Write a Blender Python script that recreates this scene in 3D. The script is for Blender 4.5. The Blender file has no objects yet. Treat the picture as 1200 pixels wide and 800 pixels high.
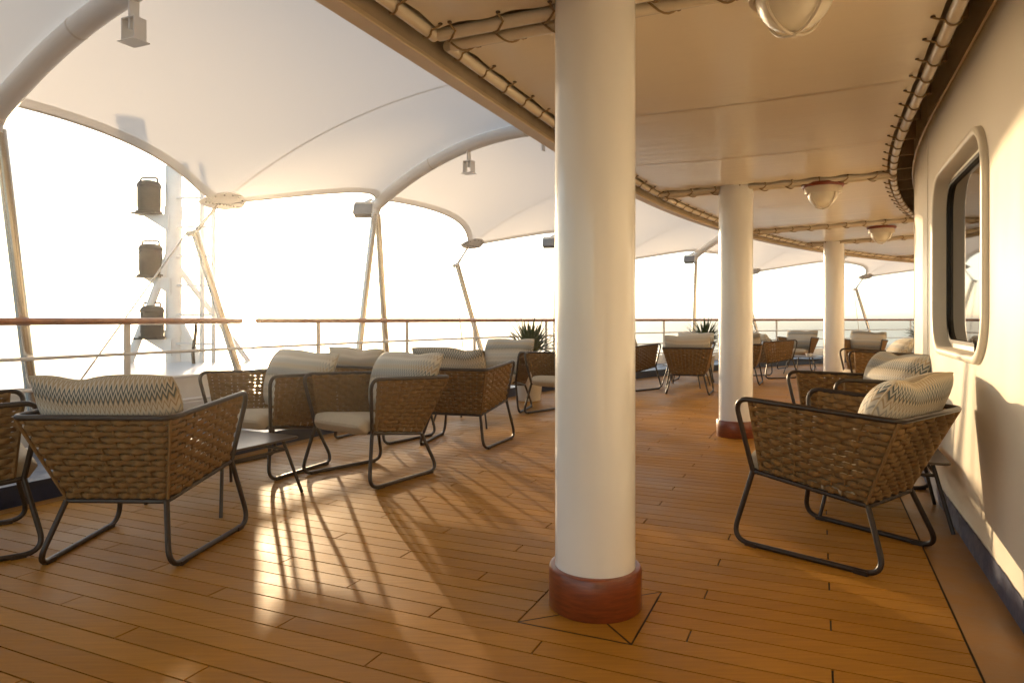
import bpy, math, random
from math import sin, cos, pi, radians, atan2, sqrt, hypot
from mathutils import Vector, Matrix
random.seed(7)
D = bpy.data
SC = bpy.context.scene
COL = SC.collection

# ------------------------------------------------------------------ camera, sky, sun, exposure
EYE = 1.12
cam_d = D.cameras.new('camera'); cam = D.objects.new('camera', cam_d); COL.objects.link(cam)
cam.location = (0, 0, EYE); cam.rotation_euler = (pi/2, 0, 0)
cam_d.sensor_width = 36; cam_d.lens = 24; cam_d.shift_y = -26/1200
cam_d.clip_start = 0.05; cam_d.clip_end = 200000
SC.camera = cam

SUN_AZ, SUN_EL = radians(-21.3), radians(5.6)
world = D.worlds.new('World'); SC.world = world; world.use_nodes = True
wn = world.node_tree; wn.nodes.clear()
sky = wn.nodes.new('ShaderNodeTexSky'); sky.sky_type = 'NISHITA'; sky.sun_disc = False
sky.sun_elevation = SUN_EL; sky.sun_rotation = SUN_AZ
sky.altitude = 20; sky.air_density = 0.8; sky.dust_density = 0.7; sky.ozone_density = 1.0
hsv = wn.nodes.new('ShaderNodeHueSaturation'); hsv.inputs['Saturation'].default_value = 0.7
bg = wn.nodes.new('ShaderNodeBackground'); bg.inputs['Strength'].default_value = 0.15
wo = wn.nodes.new('ShaderNodeOutputWorld')
wn.links.new(sky.outputs[0], hsv.inputs['Color']); wn.links.new(hsv.outputs[0], bg.inputs['Color']); wn.links.new(bg.outputs[0], wo.inputs['Surface'])

sun_d = D.lights.new('sun', 'SUN'); sun_d.energy = 2.0; sun_d.angle = radians(0.6); sun_d.color = (1.0, 0.72, 0.42)
sun = D.objects.new('sun', sun_d); COL.objects.link(sun)
sdir = Vector((sin(SUN_AZ)*cos(SUN_EL), cos(SUN_AZ)*cos(SUN_EL), sin(SUN_EL)))
sun.rotation_euler = sdir.to_track_quat('Z', 'Y').to_euler(); sun.location = sdir*40 + Vector((0, 0, 10))

vs = SC.view_settings
vs.view_transform = 'Standard'; vs.look = 'None'; vs.gamma = 1.0; vs.use_curve_mapping = False
vs.exposure = 1.68
SC.render.engine = 'CYCLES'
SC.cycles.use_denoising = True
SC.cycles.max_bounces = 10; SC.cycles.diffuse_bounces = 5; SC.cycles.glossy_bounces = 4
SC.cycles.transmission_bounces = 6; SC.cycles.transparent_max_bounces = 8
SC.cycles.sample_clamp_indirect = 6.0

# ------------------------------------------------------------------ plan geometry: wall line, then arc
TH = radians(24.2)
TX, TY = sin(TH), cos(TH)
AX, AY = 2.667, 4.3
RW = 19.0
CX, CY = AX + RW*cos(TH), AY - RW*sin(TH)
PHI0 = pi - TH                       # polar angle of the outward normal at s = 0

def PD(s, d):
    """station s along the wall, distance d outboard of it -> world x, y"""
    if s <= 0:
        return (AX + TX*s - TY*d, AY + TY*s + TX*d)
    a = PHI0 - s/RW
    return (CX + (RW+d)*cos(a), CY + (RW+d)*sin(a))
def SD(x, y):
    al = (x-AX)*TX + (y-AY)*TY
    if al <= 0:
        return al, -(x-AX)*TY + (y-AY)*TX
    a = atan2(y-CY, x-CX)
    return (PHI0-a)*RW, hypot(x-CX, y-CY) - RW
def P3(s, d, z):
    x, y = PD(s, d); return Vector((x, y, z))
def heading(s):                      # angle of the along-wall tangent, clockwise from +Y
    return TH + max(0, s)/RW
def floorpt(px, py):
    Y = EYE*800/(py-374); return ((px-600)*Y/800, Y)

# ------------------------------------------------------------------ helpers
def setprops(o, label=None, cat=None, group=None, kind=None):
    if label: o['label'] = label
    if cat: o['category'] = cat
    if group: o['group'] = group
    if kind: o['kind'] = kind
    return o
def empty(name, loc=(0, 0, 0), rz=0, **k):
    o = D.objects.new(name, None); COL.objects.link(o); o.location = loc; o.rotation_euler = (0, 0, rz)
    o.empty_display_size = 0.1
    return setprops(o, **k)

class MB:
    def __init__(self): self.v = []; self.f = []; self.uv = {}; self.mi = []
    def add(self, vs, fs):
        b = len(self.v); self.v += [tuple(p) for p in vs]; self.f += [tuple(i+b for i in f) for f in fs]
    def box(self, lo, hi, M=None):
        (x0, y0, z0), (x1, y1, z1) = lo, hi
        vs = [Vector(p) for p in ((x0,y0,z0),(x1,y0,z0),(x1,y1,z0),(x0,y1,z0),(x0,y0,z1),(x1,y0,z1),(x1,y1,z1),(x0,y1,z1))]
        if M: vs = [M @ p for p in vs]
        self.add(vs, [(0,3,2,1),(4,5,6,7),(0,1,5,4),(1,2,6,5),(2,3,7,6),(3,0,4,7)])
    def tube(self, pts, r, n=8, closed=False, caps=True, flat=1.0):
        pts = [Vector(p) for p in pts]; m = len(pts)
        rs = r if isinstance(r, (list, tuple)) else [r]*m
        tans = []
        for i in range(m):
            a = pts[i-1] if (i > 0 or closed) else pts[i]
            b = pts[(i+1) % m] if (i < m-1 or closed) else pts[i]
            tans.append((b-a).normalized())
        t0 = tans[0]; up = Vector((0, 0, 1)) if abs(t0.z) < 0.95 else Vector((1, 0, 0))
        u = (up - t0*up.dot(t0)).normalized()
        vs = []
        for i in range(m):
            t = tans[i]; u = (u - t*u.dot(t))
            u = u.normalized() if u.length > 1e-6 else t.orthogonal().normalized()
            w = t.cross(u)
            for k in range(n):
                a = 2*pi*k/n
                vs.append(pts[i] + u*(cos(a)*rs[i]*flat) + w*(sin(a)*rs[i]))
        fs = []
        for i in range(m if closed else m-1):
            j = (i+1) % m
            for k in range(n):
                k2 = (k+1) % n
                fs.append((i*n+k, j*n+k, j*n+k2, i*n+k2))
        if caps and not closed:
            fs.append(tuple(range(n))); fs.append(tuple((m-1)*n+k for k in reversed(range(n))))
        self.add(vs, fs)
    def lathe(self, prof, n=32, c=(0, 0, 0), cap0=False, cap1=False):
        vs = []
        for (r, z) in prof:
            for k in range(n):
                a = 2*pi*k/n; vs.append((c[0]+r*cos(a), c[1]+r*sin(a), c[2]+z))
        fs = []
        m = len(prof)
        for i in range(m-1):
            for k in range(n):
                k2 = (k+1) % n; fs.append((i*n+k, i*n+k2, (i+1)*n+k2, (i+1)*n+k))
        if cap0: fs.append(tuple(reversed(range(n))))
        if cap1: fs.append(tuple((m-1)*n+k for k in range(n)))
        self.add(vs, fs)
    def grid(self, rows, close=False, flip=False):
        m, n = len(rows), len(rows[0]); vs = [p for r in rows for p in r]; fs = []
        for i in range(m-1):
            for j in range(n if close else n-1):
                k = (j+1) % n
                q = (i*n+j, i*n+k, (i+1)*n+k, (i+1)*n+j)
                fs.append(tuple(reversed(q)) if flip else q)
        self.add(vs, fs)
    def mesh(self, name, mat, smooth=True, angle=35):
        me = D.meshes.new(name); me.from_pydata(self.v, [], self.f); me.update()
        if mat: me.materials.append(mat)
        if smooth:
            me.polygons.foreach_set('use_smooth', [True]*len(me.polygons))
            if angle: me.set_sharp_from_angle(angle=radians(angle))
        return me
    def build(self, name, mat, parent=None, smooth=True, angle=35, loc=None, **k):
        return link(name, self.mesh(name, mat, smooth, angle), parent, loc, **k)

def link(name, me, parent=None, loc=None, **k):
    o = D.objects.new(name, me); COL.objects.link(o)
    if parent: o.parent = parent
    if loc: o.location = loc
    return setprops(o, **k)

def fillet(pts, rad, n=6, closed=False):
    """round the corners of a polyline; rad one number or one per point"""
    pts = [Vector(p) for p in pts]; m = len(pts); out = []
    rr = rad if isinstance(rad, (list, tuple)) else [rad]*m
    for i in range(m):
        if not closed and i in (0, m-1): out.append(pts[i]); continue
        a, b, c = pts[i-1], pts[i], pts[(i+1) % m]
        d1, d2 = (a-b), (c-b); l = min(rr[i], d1.length*0.48, d2.length*0.48)
        if l < 1e-4: out.append(b); continue
        p, q = b + d1.normalized()*l, b + d2.normalized()*l
        for k in range(n+1):
            t = k/n; out.append(p*(1-t)**2 + b*2*t*(1-t) + q*t*t)
    return out
def resample(pts, step):
    pts = [Vector(p) for p in pts]; L = [0]
    for i in range(1, len(pts)): L.append(L[-1] + (pts[i]-pts[i-1]).length)
    n = max(2, int(round(L[-1]/step))); out = []; j = 0
    for k in range(n+1):
        s = L[-1]*k/n
        while j < len(L)-2 and L[j+1] < s: j += 1
        t = (s-L[j])/max(1e-9, L[j+1]-L[j]); out.append((pts[j].lerp(pts[j+1], t), s))
    return out, L[-1]
def copy_tree(o, parent=None):
    c = o.copy(); COL.objects.link(c)
    if parent: c.parent = parent
    for ch in list(o.children): copy_tree(ch, c)
    return c

# ------------------------------------------------------------------ materials
def mat(name, col, rough=0.5, metal=0.0, spec=0.5, var=0.0, vscale=6.0, bump=0.0, bscale=40.0, stretch=None, rvar=0.0, coat=0.0, objrand=0.0, detail=4.0, coords='Object'):
    m = D.materials.new(name); m.use_nodes = True; nt = m.node_tree; N = nt.nodes; Lk = nt.links
    b = N['Principled BSDF']
    b.inputs['Base Color'].default_value = (*col, 1); b.inputs['Roughness'].default_value = rough
    b.inputs['Metallic'].default_value = metal; b.inputs['Specular IOR Level'].default_value = spec
    b.inputs['Coat Weight'].default_value = coat; b.inputs['Coat Roughness'].default_value = 0.1
    tc = N.new('ShaderNodeTexCoord'); mp = N.new('ShaderNodeMapping')
    if stretch: mp.inputs['Scale'].default_value = stretch
    Lk.new(tc.outputs[coords], mp.inputs['Vector'])
    if var or rvar or objrand:
        nz = N.new('ShaderNodeTexNoise'); nz.inputs['Scale'].default_value = vscale; nz.inputs['Detail'].default_value = detail
        nz.inputs['Roughness'].default_value = 0.6
        Lk.new(mp.outputs[0], nz.inputs['Vector'])
        mr = N.new('ShaderNodeMapRange'); mr.inputs['From Min'].default_value = 0.3; mr.inputs['From Max'].default_value = 0.7
        mr.inputs['To Min'].default_value = 1-var; mr.inputs['To Max'].default_value = 1+var
        Lk.new(nz.outputs['Fac'], mr.inputs['Value'])
        last = mr.outputs[0]
        if objrand:
            oi = N.new('ShaderNodeObjectInfo'); m2 = N.new('ShaderNodeMapRange')
            m2.inputs['To Min'].default_value = 1-objrand; m2.inputs['To Max'].default_value = 1+objrand
            Lk.new(oi.outputs['Random'], m2.inputs['Value'])
            mu = N.new('ShaderNodeMath'); mu.operation = 'MULTIPLY'; Lk.new(last, mu.inputs[0]); Lk.new(m2.outputs[0], mu.inputs[1]); last = mu.outputs[0]
        vm = N.new('ShaderNodeVectorMath'); vm.operation = 'SCALE'; vm.inputs[0].default_value = col
        Lk.new(last, vm.inputs['Scale']); Lk.new(vm.outputs[0], b.inputs['Base Color'])
        if rvar:
            m3 = N.new('ShaderNodeMapRange'); m3.inputs['From Min'].default_value = 0.3; m3.inputs['From Max'].default_value = 0.7
            m3.inputs['To Min'].default_value = max(0, rough-rvar); m3.inputs['To Max'].default_value = rough+rvar
            Lk.new(nz.outputs['Fac'], m3.inputs['Value']); Lk.new(m3.outputs[0], b.inputs['Roughness'])
    if bump:
        n2 = N.new('ShaderNodeTexNoise'); n2.inputs['Scale'].default_value = bscale; n2.inputs['Detail'].default_value = 3
        Lk.new(mp.outputs[0], n2.inputs['Vector'])
        bp = N.new('ShaderNodeBump'); bp.inputs['Strength'].default_value = bump; bp.inputs['Distance'].default_value = 0.01
        Lk.new(n2.outputs['Fac'], bp.inputs['Height']); Lk.new(bp.outputs[0], b.inputs['Normal'])
    return m

M = {}
M['wall'] = mat('cream_paint', (0.80, 0.74, 0.62), 0.36, var=0.035, vscale=2.2, bump=0.03, bscale=1.6, stretch=(1.6, 1.6, 0.35), rvar=0.05)
M['column'] = mat('gloss_white_paint', (0.83, 0.825, 0.81), 0.18, var=0.03, vscale=3, bump=0.02, bscale=3.5, stretch=(1.5, 1.5, 0.4), coat=0.3)
M['ring'] = mat('varnished_red_wood', (0.19, 0.042, 0.011), 0.30, var=0.3, vscale=14, stretch=(1, 1, 7), coat=0.12)
M['rail_wood'] = mat('varnished_handrail', (0.42, 0.17, 0.065), 0.3, var=0.25, vscale=8, coat=0.3)
M['white_steel'] = mat('white_steel', (0.82, 0.80, 0.76), 0.3, var=0.04, vscale=5, bump=0.04, bscale=14)
M['bar_paint'] = mat('white_bar_paint', (0.86, 0.84, 0.80), 0.55)
M['arch_paint'] = mat('arch_white_gloss', (0.88, 0.87, 0.85), 0.3)
M['stainless'] = mat('stainless_tube', (0.62, 0.58, 0.52), 0.24, metal=0.9, var=0.06, vscale=10)
M['navy'] = mat('navy_deck_paint', (0.009, 0.019, 0.062), 0.4, var=0.3, vscale=8, bump=0.15, bscale=60, rvar=0.12)
M['margin'] = mat('margin_board', (0.275, 0.124, 0.020), 0.42, var=0.16, vscale=5, bump=0.06, bscale=40, rvar=0.12)
M['caulk'] = mat('dark_caulking', (0.050, 0.038, 0.024), 0.7)
M['bronze'] = mat('bronze_powdercoat', (0.027, 0.014, 0.007), 0.42, spec=0.5, var=0.1, vscale=30)
M['tabletop'] = mat('dark_bronze_top', (0.075, 0.055, 0.042), 0.30, var=0.04, vscale=6)
M['rope'] = mat('woven_rope', (0.22, 0.128, 0.048), 0.75, spec=0.25, var=0.14, vscale=30, bump=0.25, bscale=260)
M['seat'] = mat('beige_seat_fabric', (0.50, 0.43, 0.32), 0.85, spec=0.2, var=0.05, vscale=40, bump=0.35, bscale=420)
M['pot'] = mat('white_pot', (0.75, 0.72, 0.66), 0.35)
M['soil'] = mat('soil', (0.04, 0.028, 0.018), 0.9, bump=0.6, bscale=60)
M['leaf'] = mat('yucca_leaf', (0.045, 0.075, 0.022), 0.42, var=0.35, vscale=9)
M['rope_line'] = mat('lashing_rope', (0.30, 0.20, 0.09), 0.8, var=0.15, vscale=60)
M['eyelet'] = mat('eyelet', (0.10, 0.065, 0.035), 0.5, metal=0.4)
M['pipe'] = mat('painted_pipe', (0.72, 0.63, 0.48), 0.22, var=0.05, vscale=6)
M['soffit'] = mat('tan_soffit_paint', (0.60, 0.47, 0.30), 0.4, var=0.05, vscale=4)
M['slab'] = mat('deckhead_paint', (0.42, 0.33, 0.22), 0.6, var=0.15, vscale=4)
M['red_rim'] = mat('red_brown_rim', (0.22, 0.045, 0.018), 0.35)
M['lamp_ring'] = mat('lamp_ring_white', (0.70, 0.62, 0.50), 0.3)
M['lantern'] = mat('lantern_bronze', (0.055, 0.040, 0.028), 0.45, metal=0.3, var=0.15, vscale=8)
M['grey'] = mat('grey_housing', (0.28, 0.26, 0.24), 0.45, var=0.1)
M['gasket'] = mat('black_gasket', (0.012, 0.011, 0.010), 0.45)
M['glass'] = mat('window_glass', (0.015, 0.013, 0.011), 0.03, spec=0.8)
M['ash'] = mat('white_ceramic', (0.8, 0.78, 0.74), 0.2)

# frosted lamp glass
def m_frost():
    m = D.materials.new('frosted_glass'); m.use_nodes = True; b = m.node_tree.nodes['Principled BSDF']
    b.inputs['Base Color'].default_value = (0.80, 0.74, 0.60, 1); b.inputs['Roughness'].default_value = 0.25
    b.inputs['Subsurface Weight'].default_value = 0.4; b.inputs['Subsurface Radius'].default_value = (0.05, 0.05, 0.04); b.inputs['Coat Weight'].default_value = 0.5
    return m
M['frost'] = m_frost()

# ceiling canvas: glossy coated cloth, faint wrinkles running athwart
def m_canvas():
    m = mat('ceiling_canvas', (0.80, 0.71, 0.55), 0.24)
    nt = m.node_tree; N = nt.nodes; Lk = nt.links; b = N['Principled BSDF']
    uv = N.new('ShaderNodeUVMap'); mp = N.new('ShaderNodeMapping'); mp.inputs['Scale'].default_value = (9.0, 0.55, 1)
    nz = N.new('ShaderNodeTexNoise'); nz.inputs['Scale'].default_value = 1.6; nz.inputs['Detail'].default_value = 3; nz.inputs['Distortion'].default_value = 0.3
    bp = N.new('ShaderNodeBump'); bp.inputs['Strength'].default_value = 0.07; bp.inputs['Distance'].default_value = 0.03
    Lk.new(uv.outputs[0], mp.inputs['Vector']); Lk.new(mp.outputs[0], nz.inputs['Vector']); Lk.new(nz.outputs['Fac'], bp.inputs['Height']); Lk.new(bp.outputs[0], b.inputs['Normal'])
    return m
M['canvas'] = m_canvas()

# canopy membrane: white coated fabric that lets some light through
def m_membrane():
    m = D.materials.new('white_membrane'); m.use_nodes = True; nt = m.node_tree; N = nt.nodes; Lk = nt.links
    b = N['Principled BSDF']; b.inputs['Base Color'].default_value = (0.84, 0.82, 0.79, 1); b.inputs['Roughness'].default_value = 0.38
    tr = N.new('ShaderNodeBsdfTranslucent'); tr.inputs['Color'].default_value = (0.84, 0.81, 0.77, 1)
    mx = N.new('ShaderNodeMixShader'); mx.inputs[0].default_value = 0.45
    Lk.new(b.outputs[0], mx.inputs[1]); Lk.new(tr.outputs[0], mx.inputs[2]); Lk.new(mx.outputs[0], N['Material Output'].inputs['Surface'])
    return m
M['membrane'] = m_membrane()
M['hem'] = mat('membrane_hem', (0.74, 0.71, 0.66), 0.5)

# deck plank: warm synthetic teak, each piece its own tone
def m_plank(name, rnd):
    m = D.materials.new(name); m.use_nodes = True; nt = m.node_tree; N = nt.nodes; Lk = nt.links; b = N['Principled BSDF']
    geo = N.new('ShaderNodeNewGeometry')
    if rnd == 'object':
        r = N.new('ShaderNodeObjectInfo').outputs['Random']
    else:
        r = geo.outputs['Random Per Island']
    ramp = N.new('ShaderNodeValToRGB'); e = ramp.color_ramp.elements
    e[0].position = 0; e[0].color = (0.338, 0.150, 0.016, 1); e[1].position = 1; e[1].color = (0.396, 0.186, 0.026, 1)
    x = e.new(0.5); x.color = (0.366, 0.168, 0.021, 1)
    Lk.new(r, ramp.inputs[0])
    mp = N.new('ShaderNodeMapping'); mp.inputs['Rotation'].default_value = (0, 0, TH); mp.inputs['Scale'].default_value = (1.2, 16, 16)
    Lk.new(geo.outputs['Position'], mp.inputs['Vector'])
    nz = N.new('ShaderNodeTexNoise'); nz.inputs['Scale'].default_value = 4; nz.inputs['Detail'].default_value = 5; Lk.new(mp.outputs[0], nz.inputs['Vector'])
    n2 = N.new('ShaderNodeTexNoise'); n2.inputs['Scale'].default_value = 1.6; n2.inputs['Detail'].default_value = 5; Lk.new(geo.outputs['Position'], n2.inputs['Vector'])
    a = N.new('ShaderNodeMapRange'); a.inputs['From Min'].default_value = .3; a.inputs['From Max'].default_value = .7; a.inputs['To Min'].default_value = 0.90; a.inputs['To Max'].default_value = 1.10; Lk.new(nz.outputs['Fac'], a.inputs[0])
    c = N.new('ShaderNodeMapRange'); c.inputs['From Min'].default_value = .3; c.inputs['From Max'].default_value = .7; c.inputs['To Min'].default_value = 0.86; c.inputs['To Max'].default_value = 1.10; Lk.new(n2.outputs['Fac'], c.inputs[0])
    mu = N.new('ShaderNodeMath'); mu.operation = 'MULTIPLY'; Lk.new(a.outputs[0], mu.inputs[0]); Lk.new(c.outputs[0], mu.inputs[1])
    vm = N.new('ShaderNodeVectorMath'); vm.operation = 'SCALE'; Lk.new(ramp.outputs[0], vm.inputs[0]); Lk.new(mu.outputs[0], vm.inputs['Scale'])
    Lk.new(vm.outputs[0], b.inputs['Base Color'])
    rr = N.new('ShaderNodeMapRange'); rr.inputs['From Min'].default_value = .3; rr.inputs['From Max'].default_value = .7; rr.inputs['To Min'].default_value = 0.44; rr.inputs['To Max'].default_value = 0.64; b.inputs['Specular IOR Level'].default_value = 0.12; Lk.new(n2.outputs['Fac'], rr.inputs[0])
    Lk.new(rr.outputs[0], b.inputs['Roughness'])
    bp = N.new('ShaderNodeBump'); bp.inputs['Strength'].default_value = 0.12; bp.inputs['Distance'].default_value = 0.004
    Lk.new(nz.outputs['Fac'], bp.inputs['Height']); Lk.new(bp.outputs[0], b.inputs['Normal'])
    return m
M['plank'] = m_plank('deck_plank', 'object'); M['plank_far'] = m_plank('deck_plank_mass', 'island')

# zigzag flame-stitch cushion cloth (uses the cushion's own UV)
def m_zigzag():
    m = D.materials.new('zigzag_cloth'); m.use_nodes = True; nt = m.node_tree; N = nt.nodes; Lk = nt.links; b = N['Principled BSDF']
    b.inputs['Roughness'].default_value = 0.85; b.inputs['Specular IOR Level'].default_value = 0.2
    uv = N.new('ShaderNodeUVMap'); sp = N.new('ShaderNodeSeparateXYZ'); Lk.new(uv.outputs[0], sp.inputs[0])
    def math(op, a, c=None):
        n = N.new('ShaderNodeMath'); n.operation = op
        for i, x in enumerate((a, c)):
            if x is None: continue
            if isinstance(x, (int, float)): n.inputs[i].default_value = x
            else: Lk.new(x, n.inputs[i])
        return n.outputs[0]
    u = math('MULTIPLY', sp.outputs['X'], 31.0)
    tri = math('PINGPONG', u, 0.5)                                   # 0..0.5
    zig = math('MULTIPLY', tri, 0.12)
    v = math('ADD', sp.outputs['Y'], zig)
    oi = N.new('ShaderNodeObjectInfo'); off = math('MULTIPLY', oi.outputs['Random'], 0.5)
    v = math('ADD', v, off)
    fr = math('FRACT', math('MULTIPLY', v, 2.0))
    ramp = N.new('ShaderNodeValToRGB'); ramp.color_ramp.interpolation = 'LINEAR'; e = ramp.color_ramp.elements
    cr, tan, tl, gr = (0.60, 0.56, 0.48), (0.38, 0.30, 0.20), (0.10, 0.122, 0.128), (0.33, 0.33, 0.31)
    stops = [(0, cr), (.06, cr), (.075, tan), (.10, tan), (.115, cr), (.20, cr), (.215, gr), (.245, gr), (.26, cr), (.34, cr), (.355, tan), (.385, tan),
             (.40, cr), (.47, tan), (.50, tl), (.54, tl), (.555, cr), (.60, gr), (.615, tl), (.65, tl), (.665, cr), (.75, tan), (.79, tan), (.80, cr), (.88, gr), (.91, gr), (.93, cr), (1, cr)]
    e[0].position = 0; e[0].color = (*stops[0][1], 1); e[1].position = 1; e[1].color = (*stops[-1][1], 1)
    for p, c in stops[1:-1]:
        k = e.new(p); k.color = (*c, 1)
    Lk.new(fr, ramp.inputs[0]); Lk.new(ramp.outputs[0], b.inputs['Base Color'])
    bp = N.new('ShaderNodeBump'); bp.inputs['Strength'].default_value = 0.4; bp.inputs['Distance'].default_value = 0.004
    Lk.new(tri, bp.inputs['Height']); Lk.new(bp.outputs[0], b.inputs['Normal'])
    return m
M['zigzag'] = m_zigzag()

def m_sea():
    m = D.materials.new('sea_water'); m.use_nodes = True; nt = m.node_tree; N = nt.nodes; Lk = nt.links; b = N['Principled BSDF']
    b.inputs['Base Color'].default_value = (0.06, 0.10, 0.13, 1); b.inputs['Roughness'].default_value = 0.14
    geo = N.new('ShaderNodeNewGeometry'); nz = N.new('ShaderNodeTexNoise'); nz.inputs['Scale'].default_value = 0.16; nz.inputs['Detail'].default_value = 5
    Lk.new(geo.outputs['Position'], nz.inputs['Vector'])
    bp = N.new('ShaderNodeBump'); bp.inputs['Strength'].default_value = 0.35; bp.inputs['Distance'].default_value = 1.2
    Lk.new(nz.outputs['Fac'], bp.inputs['Height']); Lk.new(bp.outputs[0], b.inputs['Normal'])
    return m
M['sea'] = m_sea()

# ------------------------------------------------------------------ sea
mb = MB(); S = 80000
mb.add([(-S, -S, 0), (S, -S, 0), (S, S, 0), (-S, S, 0)], [(0, 1, 2, 3)])
mb.build('sea', M['sea'], loc=(0, 0, -24), kind='structure')

# ------------------------------------------------------------------ deck
S0, S1 = -9.0, 20.0
def stations(a, b, step=0.5):
    n = max(1, int(math.ceil((b-a)/step))); st = [a+(b-a)*i/n for i in range(n+1)]
    if a < 0 < b: st = sorted(set(st+[0.0]))
    return st
def strip(s0, s1, d0, d1, z, step=0.5):
    mb = MB(); st = stations(s0, s1, step)
    mb.grid([[P3(s, d0, z) for s in st], [P3(s, d1, z) for s in st]], flip=True); return mb
def ribbon(s0, s1, d, z0, z1, step=0.5, flip=False):
    mb = MB(); st = stations(s0, s1, step)
    mb.grid([[P3(s, d, z0) for s in st], [P3(s, d, z1) for s in st]], flip=flip); return mb

DM0, DM1 = 0.20, 4.95         # planked zone between wall margin and navy waterway
deck = empty('deck', kind='structure')
strip(S0, S1, -0.3, 6.45, -0.006).build('caulking_bed', M['caulk'], deck)
mb = ribbon(S0, S1, 6.45, -1.6, -0.006, flip=True); mb.build('deck_edge', M['white_steel'], deck)
strip(S0, S1, -0.05, DM0-0.0005, 0.0).build('margin_board', M['margin'], deck)
strip(S0, S1, DM1+0.005, DM1+0.10, 0.0).build('margin_board', M['margin'], deck)
ribbon(S0, S1, DM1+0.10, -0.004, 0.13, flip=False).build('waterway_riser', M['navy'], deck)
strip(S0, S1, DM1+0.10, 6.45, 0.13).build('waterway_top', M['navy'], deck)
ribbon(S0, S1, 6.451, -0.004, 0.13, flip=True).build('waterway_edge', M['white_steel'], deck)
mb = MB(); st = stations(S0, S1, 0.5)
mb.grid([[P3(s, d, z) for s in st] for d, z in ((6.27, 0.131), (6.27, 0.31), (6.30, 0.31), (6.30, 0.131))]); mb.build('coaming', M['white_steel'], deck, angle=30)

COLS = [(0.327, 2.69), (2.15, 6.56), (5.28, 11.2)]
PW = 0.100; GAP = 0.0066
pads = []
for (x, y) in COLS[:2]:
    s = (x-AX)*TX + (y-AY)*TY; d = -(x-AX)*TY + (y-AY)*TX
    q0 = math.floor((s-0.21)/PW)*PW; q1 = q0 + round(0.42/PW+0.4)*PW
    pads.append((q0, q1, d-0.215, d+0.215))
def L2W(q, p):  # plank frame: q along the wall tangent at the straight part, p outboard
    return (AX + TX*q - TY*p, AY + TY*q + TX*p)
pieces = []
rng = random.Random(3)
qn0, qn1 = int(-9/PW), int(20/PW)
for k in range(qn0, qn1):
    q0, q1 = k*PW, (k+1)*PW; qc = (q0+q1)/2
    rngs = []; cur = None
    pp = -6.0
    while pp < 8.0:
        w = L2W(qc, pp); s, d = SD(*w); ok = DM0 <= d <= DM1 and s < S1-0.2
        if ok and cur is None: cur = pp
        if not ok and cur is not None: rngs.append((cur, pp)); cur = None
        pp += 0.004
    for (a, b) in rngs:
        # staggered butts on a three-course pattern
        off = (k % 4)*0.46 + 0.17
        cuts = [a]; c = math.floor(a/1.84)*1.84 + off
        while c < b:
            if c > a + 0.12 and c < b - 0.12: cuts.append(c)
            c += 1.84
        cuts.append(b)
        for i in range(len(cuts)-1):
            segs = [(cuts[i], cuts[i+1])]
            for (r0, r1, e0, e1) in pads:
                if r0 - 1e-6 <= q0 and q1 <= r1 + 1e-6:
                    ns = []
                    for (u, v) in segs:
                        if v <= e0 or u >= e1: ns.append((u, v)); continue
                        if u < e0: ns.append((u, e0))
                        if v > e1: ns.append((e1, v))
                    segs = ns
            for (u, v) in segs:
                if v-u > 0.03: pieces.append((q0, q1, u, v))
def inview(q, p):
    x, y = L2W(q, p)
    if y < 1.6: return None
    return abs(x/y) < 0.80
def size(pc):
    q0, q1, u, v = pc; x, y = L2W((q0+q1)/2, (u+v)/2)
    if not any(inview((q0+q1)/2, u+(v-u)*t) for t in (0, .25, .5, .75, 1)): return 1e3+hypot(x, y)
    return hypot(x, y)
pieces.sort(key=size)
ub = MB(); ub.box((0, 0, -0.016), (1, 1, 0.0)); unit = ub.mesh('plank', M['plank'], smooth=False)
for (q0, q1, u, v) in pieces[:290]:
    o = link('plank', unit, deck)
    x, y = L2W(q0+GAP/2, v-GAP/2)
    # local x runs inboard (decreasing p), local y along q
    o.location = (x, y, rng.uniform(-0.0006, 0.0006)); o.rotation_euler = (0, 0, -TH); o.scale = (v-u-GAP, PW-GAP, 1)
mb = MB()
for (q0, q1, u, v) in pieces[290:]:
    c = [L2W(*t) for t in ((q0+GAP/2, u+GAP/2), (q1-GAP/2, u+GAP/2), (q1-GAP/2, v-GAP/2), (q0+GAP/2, v-GAP/2))]
    mb.add([(x, y, 0.0) for x, y in c], [(0, 1, 2, 3)])
o = mb.build('plank_field', M['plank_far'], deck, smooth=False); o['kind'] = 'stuff'
for (q0, q1, e0, e1) in pads:       # four mitred boards round each column foot
    g = GAP/2; qm, pm = (q0+q1)/2, (e0+e1)/2; w = 0.16
    cs = [(q0+g, e0+g), (q1-g, e0+g), (q1-g, e1-g), (q0+g, e1-g)]
    ins = [(q0+w, e0+w), (q1-w, e0+w), (q1-w, e1-w), (q0+w, e1-w)]
    for i in range(4):
        j = (i+1) % 4; mb = MB()
        A_, B_, C_, D_ = cs[i], cs[j], ins[j], ins[i]
        def sh(a, b, t=0.012):
            l = hypot(b[0]-a[0], b[1]-a[1]); return (a[0]+(b[0]-a[0])*t/l*0.4, a[1]+(b[1]-a[1])*t/l*0.4)
        A2, B2 = sh(A_, B_), sh(B_, A_); D2, C2 = sh(D_, C_), sh(C_, D_)
        pts = [(*L2W(*p), 0.0) for p in (A2, B2, C2, D2)]
        mb.add(pts, [(0, 1, 2, 3)]); mb.build('mitred_board', M['plank'], deck, smooth=False)

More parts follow.
